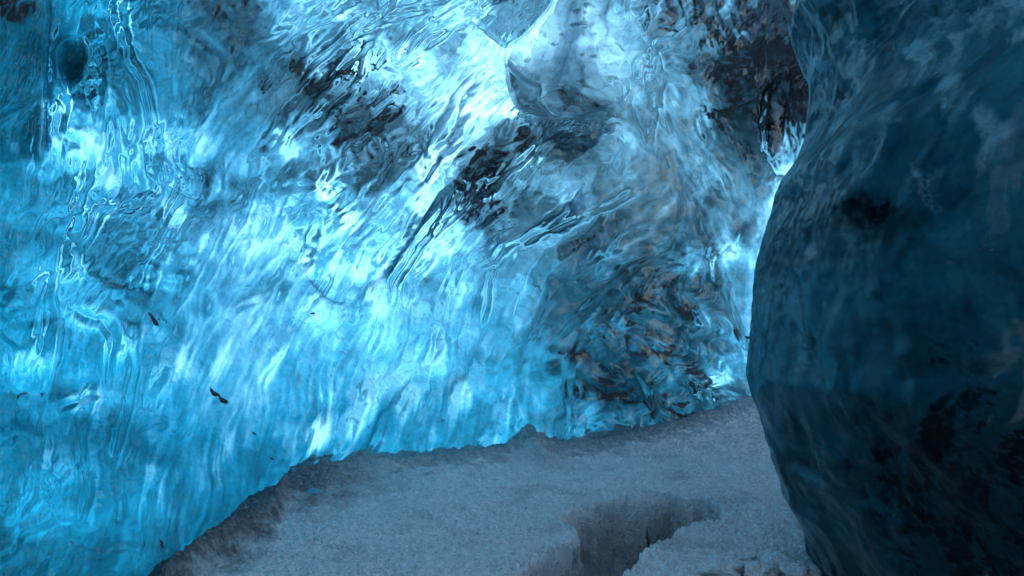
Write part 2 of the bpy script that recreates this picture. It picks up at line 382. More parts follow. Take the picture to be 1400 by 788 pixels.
# dark fold of ice at the upper left corner, standing out in front of the wall
ce = 62+5*pnoise(PY/70, PY*0+3, 5)-.03*PY
cu = sstep(1.5, -1.5, PX-ce)*sstep(232, 196, PY+10*pnoise(PX/22, PY*0, 6)+.12*(62-PX))
strk = norm(fbm((PX+.33*PY+8*pnoise(PX/50, PY/60, 8))/9, (PY-.33*PX)/150, 4, 61))
disp = disp*(1-.6*cu)+cu*(.050+.018*sstep(0, 60, 62-PX))+cu*strk*.0016
T = T*(1-cu)+cu*(.075*np.exp(.30*strk+.5*fbm(PX/60, PY/80, 3, 63)))*(1-.5*sstep(150, 215, PY))
sat = np.maximum(sat, cu); ash = ash*(1-cu)+cu*sstep(.5, 1.0, blob(12, 8, 40, 26)+.3*strk*.5+.3*blob(8, 205, 24, 14))
# rounded lobe of ice hanging beside the pillar
lx = PX-1070; ly = PY-172
lr = np.sqrt((lx/(30-4*sstep(0, 60, ly)))**2+(ly/66)**2)*(1+.10*fbm(PX/20, PY/24, 2, 83))
lm = sstep(1.04, .97, lr)
disp = disp*(1-.8*lm)+lm*.08*np.sqrt(np.clip(1-lr**2.4, 0, 1))
ln = fbm(PX/8+.3*L_mid, PY/16, 4, 84)
kk_ = sstep(150, 212, PY+22*ln)
ring = np.exp(-((lr-.86)/.10)**2)*sstep(185, 212, PY)
T = T*(1-lm)+lm*((.02+.26*kk_)*np.exp(.9*ln)+.45*ring*np.clip(.8+.5*ln, .1, 2)); sat = sat*(1-lm)+.45*lm
ash = ash*(1-lm)+lm*sstep(.7, .2, kk_+.5*ln)*.9
T *= 1-.6*np.exp(-((lr-1.07)/.07)**2)
T = np.maximum(T, .004); T = T/(1+(T/1.05)**3)**(1/3)
whitening = np.clip((T-.38)*1.1, 0, 1)  # pale tint follows the painted brightness

# ------------------------------------------------------------------ mesh helpers
def link(name, me, parent=None, **props):
    o = bpy.data.objects.new(name, me); coll.objects.link(o)
    if parent: o.parent = parent
    for k, v in props.items(): o[k] = v
    return o
def grid_mesh(name, P, mats, attr=None, closed_u=False, flip=False):
    nr, nc = P.shape[:2]
    idx = np.arange(nr*nc).reshape(nr, nc)
    if closed_u: idx = np.concatenate([idx, idx[:, :1]], 1)
    q = np.stack([idx[:-1, :-1], idx[1:, :-1], idx[1:, 1:], idx[:-1, 1:]], -1).reshape(-1, 4)
    if flip: q = q[:, ::-1]
    return quads(name, P.reshape(-1, 3), q, mats, None if attr is None else attr.reshape(-1, 4))
def quads(name, co, q, mats, attr=None, matidx=None):
    me = bpy.data.meshes.new(name)
    me.vertices.add(len(co)); me.vertices.foreach_set('co', np.ascontiguousarray(co, np.float32).ravel())
    me.loops.add(q.size); me.loops.foreach_set('vertex_index', np.ascontiguousarray(q, np.int32).ravel())
    me.polygons.add(len(q)); me.polygons.foreach_set('loop_start', np.arange(0, q.size, 4, dtype=np.int32))
    me.polygons.foreach_set('loop_total', np.full(len(q), 4, np.int32))
    me.polygons.foreach_set('use_smooth', np.ones(len(q), bool))
    for m in mats: me.materials.append(m)
    if matidx is not None: me.polygons.foreach_set('material_index', np.asarray(matidx, np.int32))
    me.update(calc_edges=True)
    if attr is not None:
        a = me.attributes.new('ice', 'FLOAT_COLOR', 'POINT')
        a.data.foreach_set('color', np.ascontiguousarray(attr, np.float32).ravel())
    return me

# ------------------------------------------------------------------ materials
def new_mat(name):
    m = bpy.data.materials.new(name); m.use_nodes = True
    nt = m.node_tree; nt.nodes.clear()
    return m, nt, nt.nodes, nt.links
def N(nodes, kind, **kw):
    n = nodes.new(kind)
    for k, v in kw.items():
        if k in n.inputs.keys(): n.inputs[k].default_value = v
        else: setattr(n, k, v)
    return n
def math_n(nt, op, a, b=None, c=None, clamp=False):
    n = nt.nodes.new('ShaderNodeMath'); n.operation = op; n.use_clamp = clamp
    for i, v in enumerate((a, b, c)):
        if v is None: continue
        if isinstance(v, (int, float)): n.inputs[i].default_value = v
        else: nt.links.new(v, n.inputs[i])
    return n.outputs[0]
def mixc(nt, f, a, b, mode='MIX'):
    n = nt.nodes.new('ShaderNodeMix'); n.data_type = 'RGBA'; n.blend_type = mode
    for i, v in ((0, f), (6, a), (7, b)):
        if isinstance(v, (int, float)): n.inputs[i].default_value = v
        elif isinstance(v, tuple): n.inputs[i].default_value = (*v, 1)
        else: nt.links.new(v, n.inputs[i])
    return n.outputs[2]
def noise_n(nt, coord, scale, detail=4, rough=.6, dist=0):
    n = nt.nodes.new('ShaderNodeTexNoise'); n.inputs['Scale'].default_value = scale
    n.inputs['Detail'].default_value = detail; n.inputs['Roughness'].default_value = rough; n.inputs['Distortion'].default_value = dist
    nt.links.new(coord, n.inputs['Vector']); return n.outputs['Fac']
def ramp(nt, v, a, b, lo=0., hi=1.):
    n = nt.nodes.new('ShaderNodeMapRange'); n.interpolation_type = 'SMOOTHSTEP'
    nt.links.new(v, n.inputs[0])
    for i, x in enumerate((a, b, lo, hi)): n.inputs[1+i].default_value = x
    return n.outputs[0]

def ice_material(name, deep, pale, grey, trans=.7, diff_gain=.6, rough=.12, bump=.25, spec=1.0, ashcol=(.004,.005,.007)):
    """glacier ice: attribute ice = (brightness, greyness, ash, whiteness)"""
    m, nt, nodes, links = new_mat(name)
    at = nodes.new('ShaderNodeAttribute'); at.attribute_name = 'ice'
    sep = nodes.new('ShaderNodeSeparateColor'); links.new(at.outputs['Color'], sep.inputs[0])
    tc = nodes.new('ShaderNodeTexCoord'); oc = tc.outputs['Object']
    n1 = noise_n(nt, oc, 9, 6, .65, .6); n2_ = noise_n(nt, oc, 60, 5, .7); n3 = noise_n(nt, oc, 24, 4, .6, 1.2)
    body = mixc(nt, sep.outputs[1], deep, grey)
    body = mixc(nt, at.outputs['Alpha'], body, pale)
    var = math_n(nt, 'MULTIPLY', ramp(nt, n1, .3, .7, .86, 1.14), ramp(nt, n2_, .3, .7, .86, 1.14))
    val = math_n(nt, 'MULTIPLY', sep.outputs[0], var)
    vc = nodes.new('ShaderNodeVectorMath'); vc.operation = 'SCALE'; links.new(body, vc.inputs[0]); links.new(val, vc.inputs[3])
    af = math_n(nt, 'MULTIPLY', sep.outputs[2], ramp(nt, n3, .30, .62, 1.0, 1.5), clamp=True)
    col = mixc(nt, af, vc.outputs[0], ashcol)
    b = nodes.new('ShaderNodeBump'); b.inputs['Strength'].default_value = bump; b.inputs['Distance'].default_value = .012
    hsum = math_n(nt, 'ADD', math_n(nt, 'MULTIPLY', n2_, .5), n3); links.new(hsum, b.inputs['Height'])
    tr = nodes.new('ShaderNodeBsdfTranslucent'); df = nodes.new('ShaderNodeBsdfDiffuse'); gl = nodes.new('ShaderNodeBsdfGlossy')
    links.new(col, tr.inputs['Color'])
    dc = nodes.new('ShaderNodeVectorMath'); dc.operation = 'SCALE'; links.new(col, dc.inputs[0]); dc.inputs[3].default_value = diff_gain
    links.new(dc.outputs[0], df.inputs['Color'])
    for s in (tr, df, gl): links.new(b.outputs[0], s.inputs['Normal'])
    gl.inputs['Roughness'].default_value = rough; gl.inputs['Color'].default_value = (.70, .87, 1, 1)
    mx = nodes.new('ShaderNodeMixShader'); mx.inputs[0].default_value = trans
    links.new(df.outputs[0], mx.inputs[1]); links.new(tr.outputs[0], mx.inputs[2])
    fr = nodes.new('ShaderNodeFresnel'); fr.inputs['IOR'].default_value = 1.31; links.new(b.outputs[0], fr.inputs['Normal'])
    fz = math_n(nt, 'MULTIPLY', math_n(nt, 'MULTIPLY', fr.outputs[0], spec), ramp(nt, af, 0, 1, 1, .03), clamp=True)
    m2 = nodes.new('ShaderNodeMixShader'); links.new(fz, m2.inputs[0]); links.new(mx.outputs[0], m2.inputs[1]); links.new(gl.outputs[0], m2.inputs[2])
    out = nodes.new('ShaderNodeOutputMaterial'); links.new(m2.outputs[0], out.inputs[0])
    return m
DEEP, PALE, GREY = (.020, .50, .84), (.56, .905, 1.0), (.36, .655, .84)
M_wall = ice_material('blue_glacier_ice', DEEP, PALE, GREY, .78, .55, .2, .10, .1)
M_pillar = ice_material('dark_teal_ice', (.005, .130, .172), (.32, .50, .56), (.08, .15, .18), .15, .75, .2, .2, .1, ashcol=(.003,.004,.006))
M_roof = ice_material('white_bubbly_ice', (.66,.85,.93), (.80,.92,.96), (.70,.86,.91), .78, .7, .2, .3)
def skin_material(name, rough, bump, tint, scale=24, ior=1.31):
    """clear wet ice over the cloudy ice"""
    m, nt, nodes, links = new_mat(name)
    oc = nodes.new('ShaderNodeTexCoord').outputs['Object']
    n3 = noise_n(nt, oc, scale, 3, .55, .8)
    b = nodes.new('ShaderNodeBump'); b.inputs['Strength'].default_value = bump; b.inputs['Distance'].default_value = .012
    links.new(n3, b.inputs['Height'])
    g = nodes.new('ShaderNodeBsdfGlass'); g.inputs['IOR'].default_value = ior; g.inputs['Roughness'].default_value = rough
    g.inputs['Color'].default_value = (*tint, 1); links.new(b.outputs[0], g.inputs['Normal'])
    out = nodes.new('ShaderNodeOutputMaterial'); links.new(g.outputs[0], out.inputs[0]); return m
M_skin = skin_material('clear_wet_ice', .02, .12, (.84, .955, 1))
M_pskin = skin_material('clear_teal_ice', .13, .16, (.76, .95, 1), ior=1.25)
def clear_material():
    m, nt, nodes, links = new_mat('clear_outer_ice')
    t = nodes.new('ShaderNodeBsdfTransparent'); t.inputs[0].default_value = (.86, .95, 1, 1)
    out = nodes.new('ShaderNodeOutputMaterial'); links.new(t.outputs[0], out.inputs[0]); return m
M_clear = clear_material()

# ------------------------------------------------------------------ the ice wall
pxs = np.concatenate([-np.geomspace(2400, 62, 60), np.arange(-60, 1140, STEP), np.linspace(1142, 1420, 60)])
pys = np.concatenate([np.linspace(-900, -34, 70), np.arange(-32, 806, STEP), np.linspace(808, 1000, 40)])
WX, WY = np.meshgrid(pxs, pys)
def mp(a): return bil(a.astype(np.float32), (WX-MX0)/STEP, (WY-MY0)/STEP)
FX = [-2400,-1200,-600,-200,0,130,250,390,500,640,800,920,1030,1100,1420]
FD = [.60,1.05,1.6,2.3,2.75,3.1,3.7,5.5,6.3,6.8,7.5,8.5,10.8,12.3,13.5]
def wall_base(px, py):
    d = smooth_interp(px, FX, FD)
    e = np.clip((HY-40-py)/F, 0, 2)          # tangent of the elevation
    lean = 1/(1+.42*e**1.5*(1+.25*sstep(200, 700, px)))
    foot = 1-.05*sstep(500, 700, py)         # the foot comes slightly forward
    return d*lean*foot
fade = sstep(-400, -60, WX)*sstep(-600, -60, WY)
WD = wall_base(WX, WY)*(1-mp(disp)*(.3+.7*fade)*.9)
amp = (.3+.7*fade)*.9
relief = disp-blur(disp.astype(np.float32), 9)
step_ = np.clip(np.abs(blur(disp.astype(np.float32), 3)-blur(disp.astype(np.float32), 14))/.02, 0, 1)
skin = blur(disp.astype(np.float32), 2)*(1-step_)+disp*step_+(.0042*scal1*scm+.0016*scal2)*(.45+.55*glass)*(1-alc)*(1-step_)
skin += blur((lineB*.0040-lineD*.0050).astype(np.float32), 1)*(1-alc)
core = np.minimum(blur(disp.astype(np.float32), 4), disp+.012)-.052
base = wall_base(WX, WY)
WD = base*(1-mp(skin)*amp); CD = base*(1-mp(core)*amp)+.03
P = ray_point(WX, WY, WD); PC = ray_point(WX, WY, CD)
attr = np.stack([mp(T), 1-mp(sat), mp(ash), mp(whitening)], -1)
nr, nc = P.shape[:2]
# outer face of the ice mass, about two metres behind
ri = np.unique(np.concatenate([np.arange(0, nr, 24), [nr-1]])); ci = np.unique(np.concatenate([np.arange(0, nc, 24), [nc-1]]))
PB = ray_point(WX[np.ix_(ri, ci)], WY[np.ix_(ri, ci)], base[np.ix_(ri, ci)]*1.30+1.0)
def rim_quads(off):
    bi = np.arange(PB.shape[0]*PB.shape[1]).reshape(PB.shape[:2])+off
    idx = np.arange(nr*nc).reshape(nr, nc); rim = []
    q2 = np.stack([bi[:-1, :-1], bi[:-1, 1:], bi[1:, 1:], bi[1:, :-1]], -1).reshape(-1, 4)
    for k in range(len(ci)-1):
        rim += [[idx[0, ci[k]], idx[0, ci[k+1]], bi[0, k+1], bi[0, k]], [idx[-1, ci[k+1]], idx[-1, ci[k]], bi[-1, k], bi[-1, k+1]]]
    for k in range(len(ri)-1):
        rim += [[idx[ri[k+1], 0], idx[ri[k], 0], bi[k, 0], bi[k+1, 0]], [idx[ri[k], -1], idx[ri[k+1], -1], bi[k+1, -1], bi[k, -1]]]
    return np.concatenate([q2, np.array(rim)])
idx = np.arange(nr*nc).reshape(nr, nc)
q1 = np.stack([idx[:-1, :-1], idx[1:, :-1], idx[1:, 1:], idx[:-1, 1:]], -1).reshape(-1, 4)
rq = rim_quads(nr*nc)
wall = bpy.data.objects.new('ice_wall', None); coll.objects.link(wall); wall.location = (-1.5, 4.5, 0)
wall['label'] = 'huge glowing blue ice wall with swirled fluted surface, curving overhead on the left'; wall['category'] = 'ice wall'
off_ = np.array([-1.5, 4.5, 0])
link('clear_skin', quads('clear_skin', P.reshape(-1, 3)-off_, q1, [M_skin]), wall)
allq = np.concatenate([q1, rq]); mi = np.concatenate([np.zeros(len(q1)), np.ones(len(rq))])
aa = np.concatenate([attr.reshape(-1, 4), np.zeros((PB.shape[0]*PB.shape[1], 4))])
link('cloudy_core', quads('cloudy_core', np.concatenate([PC.reshape(-1, 3), PB.reshape(-1, 3)])-off_, allq, [M_wall, M_clear], aa, mi), wall)

# ------------------------------------------------------------------ right pillar
SIL = [(-200,1150),(-60,1128),(0,1088),(15,1080),(60,1081),(100,1100),(125,1107),(150,1104),(190,1100),(230,1084),(262,1060),(290,1055),(330,1041),(370,1031),(430,1027),(470,1024),(510,1019),
       (540,1027),(570,1040),(610,1051),(650,1063),(690,1088),(715,1098),(745,1101),(788,1112),(860,1125),(950,1130)]
sy_, sx_ = [p_[0] for p_ in SIL], [p_[1] for p_ in SIL]
NA = 900
tt = np.linspace(0, 1, NA, endpoint=False)
# angles: dense on the camera side
tt2 = tt+.11*np.sin(2*np.pi*(tt))/(2*np.pi)*3.0
phi = np.pi*1.28+2*np.pi*(tt2-.5)+0.0
rows = np.concatenate([np.linspace(1000, 800, 30), np.arange(798, -40, -1.5), np.linspace(-44, -420, 50)])
Yt = 3.15
RX, RY = 2.0, 1.55
PP = []
def pn(x, y, z, s=0): # cheap 3-D-like noise
    return pnoise(x+z*.61, y-z*.83, s)*.6+pnoise(y+5.2*x*.2+3, z+x*.3, s+1)*.6
for py in rows:
    z = H+(HY-py)/F*Yt
    ex = .72
    cph, sph = np.cos(phi), np.sin(phi)
    # rounded block
    x = RX*np.sign(cph)*np.abs(cph)**ex; y = RY*np.sign(sph)*np.abs(sph)**ex
    PP.append(np.stack([x, y, np.full_like(x, z)], -1))
PP = np.array(PP)
# shape noise in pillar space
X, Y, Z = PP[..., 0], PP[..., 1], PP[..., 2]
arc = np.arctan2(Y, X)*1.7
def wrapn(fx, fz, octv, seed):
    a = arc; w = sstep(2.6, 5.3, a % (2*np.pi*1.7)-0) # seam is at the back, keep simple
    return fbm(a*fx, Z*fz, octv, seed)
pd1 = .5*fbm(arc*2, Z*2, 3, 31); pd2 = .5*fbm(arc*2, Z*2, 3, 32)
pw, pwb = worley(arc*3.4+pd1+.4*Z, Z*3.0+pd2, 4); pw2, _ = worley(arc*9+2*pd1+Z, Z*7+2*pd2, 5)
rel = .034*np.minimum(pw, 1)**2+.005*np.minimum(pw2, 1)**2+.002*fbm(arc*12+3*pd1, Z*9, 3, 35)+.050*wrapn(.9, .8, 3, 3)+.016*wrapn(3.4, 2.4, 3, 13)+.004*(ridged(arc*4+.3*Z, Z*3.1-.8*arc, 3, 5)-.6)+.0012*wrapn(22, 18, 3, 17)
rad = np.hypot(X, Y)
PP[..., 0] += X/rad*rel; PP[..., 1] += Y/rad*rel
shifts = []
for i, py in enumerate(rows):
    cy = 2.88
    yy = PP[i, :, 1]+cy
    pe2 = py
    # shift in x so the tangent line from the camera meets the silhouette
    cxs = 3.2
    for _ in range(12):
        s = (PP[i, :, 0]+cxs)/yy; s = np.where(yy > .2, s, 9)
        k = np.argmin(s); pe2 = HY-(PP[i, 0, 2]-H)/yy[k]*F
        cxs += ((np.interp(pe2, sy_, sx_)-CX)/F-s[k])*yy[k]
    shifts.append(cxs); PP[i, :, 1] = yy
kk = np.exp(-(np.arange(-14, 15)/6.)**2); kk /= kk.sum()
shifts = np.convolve(np.pad(shifts, 14, mode='edge'), kk, 'valid')
PP[..., 0] += shifts[:, None]
# keep the smallest-scale sideways jitter between rows out of the body: smooth x shift already follows the silhouette
X, Y, Z = PP[..., 0], PP[..., 1], PP[..., 2]
prow = X/np.maximum(Y, .3)*F+CX; pcol = HY-(Z-H)/np.maximum(Y, .3)*F
vis = (Y > .3)
qa = X*.70-Y*.70+.10*fbm(X*1.7+Y, Z*1.7, 3, 4); qz = Z*.86-X*.42+.10*fbm(X*1.7-Y, Z*1.9+5, 3, 6)
a1 = fbm(qa*3.6, qz*2.5, 6, 43, .66)
a2 = fbm(qa*9, qz*6.2, 5, 47, .66)
a3 = fbm(qa*30+2*a2, qz*26, 4, 49, .75)
def pe(cx, cy, rx, ry, an=0):
    a = math.radians(an); dx = prow-cx+14*a2; dy = pcol-cy+14*a1
    return np.hypot((dx*math.cos(a)-dy*math.sin(a))/rx, (dx*math.sin(a)+dy*math.cos(a))/ry)
pash = np.zeros_like(X)
base = np.clip(.76+.34*a1+.24*a2+.12*a3+.12*(np.minimum(pw, 1)**2-.3), .15, 1.4)
for (cx, cy, rx, ry, an, st) in [(1330,640,190,110,0,.85),(1150,296,70,28,0,.85),(1250,480,70,40,-20,.55),(1310,580,120,60,0,.7),(1380,720,200,110,0,.9),(1230,700,90,70,0,.5),(1170,560,50,26,0,.35),(1210,190,90,30,0,.2),
        (1300,470,50,26,0,.45),(1140,520,16,50,0,.4),(1100,30,40,30,0,-.2)]:
    pash = np.maximum(pash, st*sstep(1.7, .2, pe(cx, cy, rx, ry, an)))
pash = .35*np.clip(pash, 0, 1)+.75*sstep(.34, 1.0, pash*.72+.18+.52*a1+.50*a2+.42*a3)*np.clip(.22+pash, 0, 1)
whitep = np.zeros_like(X); greyp = np.full_like(X, .15)
for (cx, cy, rx, ry, an, st) in [(1370,15,70,22,0,.50),(1180,60,36,7,28,.55),(1106,90,24,44,0,.45),(1290,80,30,12,60,.35),(1245,80,16,34,10,.38),(1330,170,30,16,-50,.30),(1280,130,16,44,5,.35),(1270,30,26,30,0,.3),
        (1345,200,12,40,-30,.28),(1240,250,5,34,10,.3),(1255,270,4,50,5,.25),(1088,470,13,52,-4,.36),(1078,400,16,18,30,.28),(1040,460,7,90,2,.22),(1052,560,8,50,-18,.22),(1165,350,30,12,60,.14),(1095,640,50,16,-40,.18),(1160,225,8,18,0,.25),(1385,60,30,10,10,.3),(1150,140,14,6,20,.35)]:
    g = sstep(1.35, .35, pe(cx, cy, rx, ry, an))*np.clip(.9+.8*a2+.5*a3, .2, 1.5)
    whitep = np.maximum(whitep, 1.45*st*g); greyp = np.maximum(greyp, .9*g*(st > .27))
strk = sstep(.52, .75, ridged(qa*2.6+.3*a2, qz*2.2, 4, 61)-.12)
whitep = np.clip(whitep+.05*strk+.02*a3+.05*sstep(.25, .8, a2+.3*a3), 0, 1)
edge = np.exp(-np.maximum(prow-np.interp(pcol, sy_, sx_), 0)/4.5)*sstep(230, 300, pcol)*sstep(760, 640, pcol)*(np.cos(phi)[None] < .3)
whitep = np.clip(whitep+.35*edge, 0, 1)  # light through the silhouette edge painted as a pale rim
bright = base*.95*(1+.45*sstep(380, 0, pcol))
pattr = np.stack([bright, greyp, np.clip(pash, 0, 1), whitep], -1)
# close the block at top and bottom
capt = np.repeat(PP[-1:].mean(1, keepdims=True), NA, 1); capb = np.repeat(PP[:1].mean(1, keepdims=True), NA, 1)
PI_ = PP.copy(); cen = PP.mean(1, keepdims=True); v_ = PP-cen; L_ = np.hypot(v_[..., 0], v_[..., 1])
shr = (L_-.075-.25*rel)/L_
PI_[..., 0] = cen[..., 0]+v_[..., 0]*shr; PI_[..., 1] = cen[..., 1]+v_[..., 1]*shr
PI_ = np.concatenate([capb, PI_, capt], 0)
PP = np.concatenate([capb, PP, capt], 0); pattr = np.concatenate([pattr[:1], pattr, pattr[-1:]], 0)
pillar = bpy.data.objects.new('ice_pillar', None); coll.objects.link(pillar); pillar.location = (3.1, 2.9, 0)
pillar['label'] = 'massive dark teal ice pillar in the right foreground with black ash inside'; pillar['category'] = 'ice pillar'
poff = np.array([3.1, 2.9, 0])
link('clear_skin', grid_mesh('pillar_skin', PP-poff, [M_pskin], None, closed_u=True, flip=True), pillar)
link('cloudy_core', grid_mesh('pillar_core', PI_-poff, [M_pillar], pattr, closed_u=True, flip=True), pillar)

# ------------------------------------------------------------------ snow floor with the trench
def gx_for(px, D): return (px-CX)/F*D
def floor_pt(px, py, h=0.):
    D = (H-h)*F/(py-HY); return ((px-CX)/F*D, D)
TR_PX = [(700,860),(700,800),(718,782),(752,760),(782,742),(790,734),(780,722),(766,712),(778,702),(802,694),(840,688),(880,685),(925,682),(962,682),(986,694),(990,704),(984,714),(958,716),(930,728),(905,744),(876,764),(856,786),(846,800),(840,880)]
TRW = [floor_pt(*p_) for p_ in TR_PX]
xs_f = np.unique(np.concatenate([-np.geomspace(400, 2.25, 40), np.arange(-2.2, -.1, .0095), np.arange(-.1, 1.75, .0062), np.arange(1.75, 4.2, .018), np.geomspace(4.25, 400, 50)]))
ys_f = np.unique(np.concatenate([-np.geomspace(400, .2, 30), np.linspace(0, 2.29, 24), np.arange(2.3, 3.0, .02), np.arange(3.0, 5.3, .0062), np.arange(5.3, 7, .011), np.arange(7, 9, .02), np.arange(9, 12.5, .05), np.geomspace(12.5, 400, 30)]))
FXg, FYg = np.meshgrid(xs_f, ys_f)
def sdf_poly(X, Y, pts):
    d = np.full(X.shape, 1e9); inside = np.zeros(X.shape, bool)
    n = len(pts)
    for i in range(n):
        ax, ay = pts[i]; bx, by = pts[(i+1) % n]
        lx, ly = bx-ax, by-ay; l2 = lx*lx+ly*ly+1e-12
        t = np.clip(((X-ax)*lx+(Y-ay)*ly)/l2, 0, 1)
        d = np.minimum(d, np.hypot(X-ax-t*lx, Y-ay-t*ly))
        if ay != by:
            inside ^= ((ay > Y) != (by > Y)) & (X < (bx-ax)*(Y-ay)/(by-ay)+ax)
    return np.where(inside, -d, d)
sub = (FXg > -.6) & (FXg < 2.2) & (FYg > 1.5) & (FYg < 6)
sdt = np.full(FXg.shape, 5.)
sX = FXg[sub]; sY = FYg[sub]
jag = .034*fbm(sX*6, sY*6, 2, 5)
sdt[sub] = sdf_poly(sX, sY, TRW)+jag
wav = fbm(FXg*1.1, FYg*1.1, 3, 2)
hf = .022*wav+.012*fbm(FXg*4, FYg*4, 3, 8)
lump = fbm(FXg*24, FYg*19, 4, 9, .6)
rip = np.abs(fbm(FXg*17+.4*lump, FYg*13, 3, 14, .6))
hf += .0110*lump+.026*np.clip(rip, 0, .6)**.7+.0035*pnoise(FXg*80, FYg*80, 15)
hf += .09*sstep(7.9, 10.8, FYg)*sstep(1.2, 2.6, FXg)*(1+.3*fbm(FXg*2, FYg*2, 3, 16))
deep_t = .50
wallf = sstep(.006, -.055, sdt)
flat = 1-.9*sstep(.01, -.03, sdt); hf = hf*flat
hf -= deep_t*wallf+.10*sstep(-.05, -.5, sdt)
hf += .012*np.exp(-((sdt-.05)/.05)**2)*(1+lump)*flat
# bank against the foot of the wall
foot_px = [250,300,340,378,392,430,470,510,560,620,690,705,720,745,800,850,920,1030]
foot_py = [792,752,728,700,660,655,652,636,642,634,624,610,612,622,614,608,592,560]
bank = np.zeros_like(hf); ashf = np.zeros_like(hf)
ppx = CX+F*FXg/np.maximum(FYg, .3); ppy = HY+F*H/np.maximum(FYg, .3)
fl = np.interp(ppx, foot_px, foot_py)
dfoot = (ppy-fl)
near = FYg > 2.0
bank = .055*np.exp(-(np.maximum(dfoot, -60)/22.)**2*np.where(dfoot > 0, 1, .1))*sstep(600, 380, ppx)+.05*np.exp(-(dfoot/16.)**2)
bank += .10*np.exp(-((ppx-725)/26)**2-(dfoot/14)**2)
hf += np.where(near, bank*(1+.22*fbm(FXg*5, FYg*5, 3, 18)), .05)
wash = sstep(58, 10, dfoot+16*fbm(FXg*5, FYg*5, 3, 20))*sstep(640, 400, ppx)
wash = np.maximum(wash, .6*sstep(20, 2, dfoot+10*fbm(FXg*6, FYg*6, 3, 22)))
wash = np.maximum(wash, .45*np.exp(-((ppx-735)/40)**2-((dfoot-10)/14)**2))
ashf = np.where(near, 1.05*wash*np.clip(.9+.25*lump, .2, 1.2), 0)
side = sstep(.0, -.03, sdt)
ashf = np.clip(np.maximum(ashf, .22*sstep(.2, .8, fbm(FXg*3, FYg*3, 4, 25)+.3*lump)), 0, 1)
ashf = ashf*sstep(-.03, .02, sdt)
fattr = np.stack([np.clip(.9+.12*lump+.12*wav, .4, 1.2), side, ashf, sstep(.03, .0, sdt)*.0+sstep(1.0, -2.5, FYg)], -1)
FP = np.stack([FXg, FYg, hf], -1)
wm = sstep(.05, -.03, sdt)*sstep(-.30, -.12, sdt)
FP[..., 1] += wm*(.022*fbm(FXg*6+FYg*3, hf*7, 2, 91)); FP[..., 0] += wm*(.022*fbm(FXg*3-FYg*6, hf*7+3, 2, 93))
def snow_material():
    m, nt, nodes, links = new_mat('gritty_snow')
    at = nodes.new('ShaderNodeAttribute'); at.attribute_name = 'ice'
    sep = nodes.new('ShaderNodeSeparateColor'); links.new(at.outputs['Color'], sep.inputs[0])
    oc = nodes.new('ShaderNodeTexCoord').outputs['Object']
    n1 = noise_n(nt, oc, 14, 6, .7); n2_ = noise_n(nt, oc, 60, 5, .75); n3 = noise_n(nt, oc, 5, 5, .6, .5)
    snow = mixc(nt, ramp(nt, n1, .35, .65), (.80, .85, .83), (.92, .95, .93))
    silt = mixc(nt, ramp(nt, n1, .35, .68), (.40, .39, .365), (.66, .65, .62))
    silt = mixc(nt, ramp(nt, n3, .4, .7), silt, (.44, .43, .41))
    c = mixc(nt, sep.outputs[1], snow, silt)
    af = math_n(nt, 'MULTIPLY', sep.outputs[2], ramp(nt, n1, .3, .6, .8, 1.05), clamp=True)
    c = mixc(nt, af, c, (.135, .138, .138))
    c = mixc(nt, at.outputs['Alpha'], c, (.74, .82, .90))
    n4 = noise_n(nt, oc, 42, 3, .6, .6); n5 = noise_n(nt, oc, 2.2, 3, .6)
    dark_grain = math_n(nt, 'MULTIPLY', math_n(nt, 'ADD', ramp(nt, n2_, .54, .68, 0, .38), ramp(nt, n4, .52, .66, 0, .38)), ramp(nt, n5, .3, .65, .45, 1.1), clamp=True)
    c = mixc(nt, dark_grain, c, (.27, .28, .28))  # darker grains, part of them in the hollows of the bump
    b = nodes.new('ShaderNodeBump'); b.inputs['Strength'].default_value = .85; b.inputs['Distance'].default_value = .022
    links.new(math_n(nt, 'SUBTRACT', math_n(nt, 'ADD', n2_, math_n(nt, 'MULTIPLY', n1, 1.5)), math_n(nt, 'MULTIPLY', n4, 2.2)), b.inputs['Height'])
    p = nodes.new('ShaderNodeBsdfPrincipled'); links.new(c, p.inputs['Base Color']); p.inputs['Roughness'].default_value = .75
    p.inputs['Specular IOR Level'].default_value = .3; links.new(b.outputs[0], p.inputs['Normal'])
    out = nodes.new('ShaderNodeOutputMaterial'); links.new(p.outputs[0], out.inputs[0]); return m
M_snow = snow_material()
link('ground', grid_mesh('ground', FP, [M_snow], fattr, flip=True), kind='structure')

# ------------------------------------------------------------------ roof of the cave above and behind the camera
def slab(name, xs, ys, zf, thick, mats, attrf, **props):
    GX, GY = np.meshgrid(xs, ys); z = zf(GX, GY)
    lowP = np.stack([GX, GY, z], -1); hiP = np.stack([GX, GY, z+thick], -1)
    n, m_ = GX.shape; i0 = np.arange(n*m_).reshape(n, m_); i1 = i0+n*m_
    qs = [np.stack([i0[:-1, :-1], i0[1:, :-1], i0[1:, 1:], i0[:-1, 1:]], -1).reshape(-1, 4),
          np.stack([i1[:-1, :-1], i1[:-1, 1:], i1[1:, 1:], i1[1:, :-1]], -1).reshape(-1, 4)]
    for a, b_ in ((i0[0], i1[0]), (i0[-1], i1[-1]), (i0[:, 0], i1[:, 0]), (i0[:, -1], i1[:, -1])):
        qs.append(np.stack([a[:-1], a[1:], b_[1:], b_[:-1]], -1))
    A = np.concatenate([attrf(GX, GY).reshape(-1, 4)]*2)
    qq = np.concatenate(qs); mi = np.zeros(len(qq)); mi[len(qs[0]):] = 1
    return link(name, quads(name, np.concatenate([lowP.reshape(-1, 3), hiP.reshape(-1, 3)]), qq, mats, A, mi), **props)
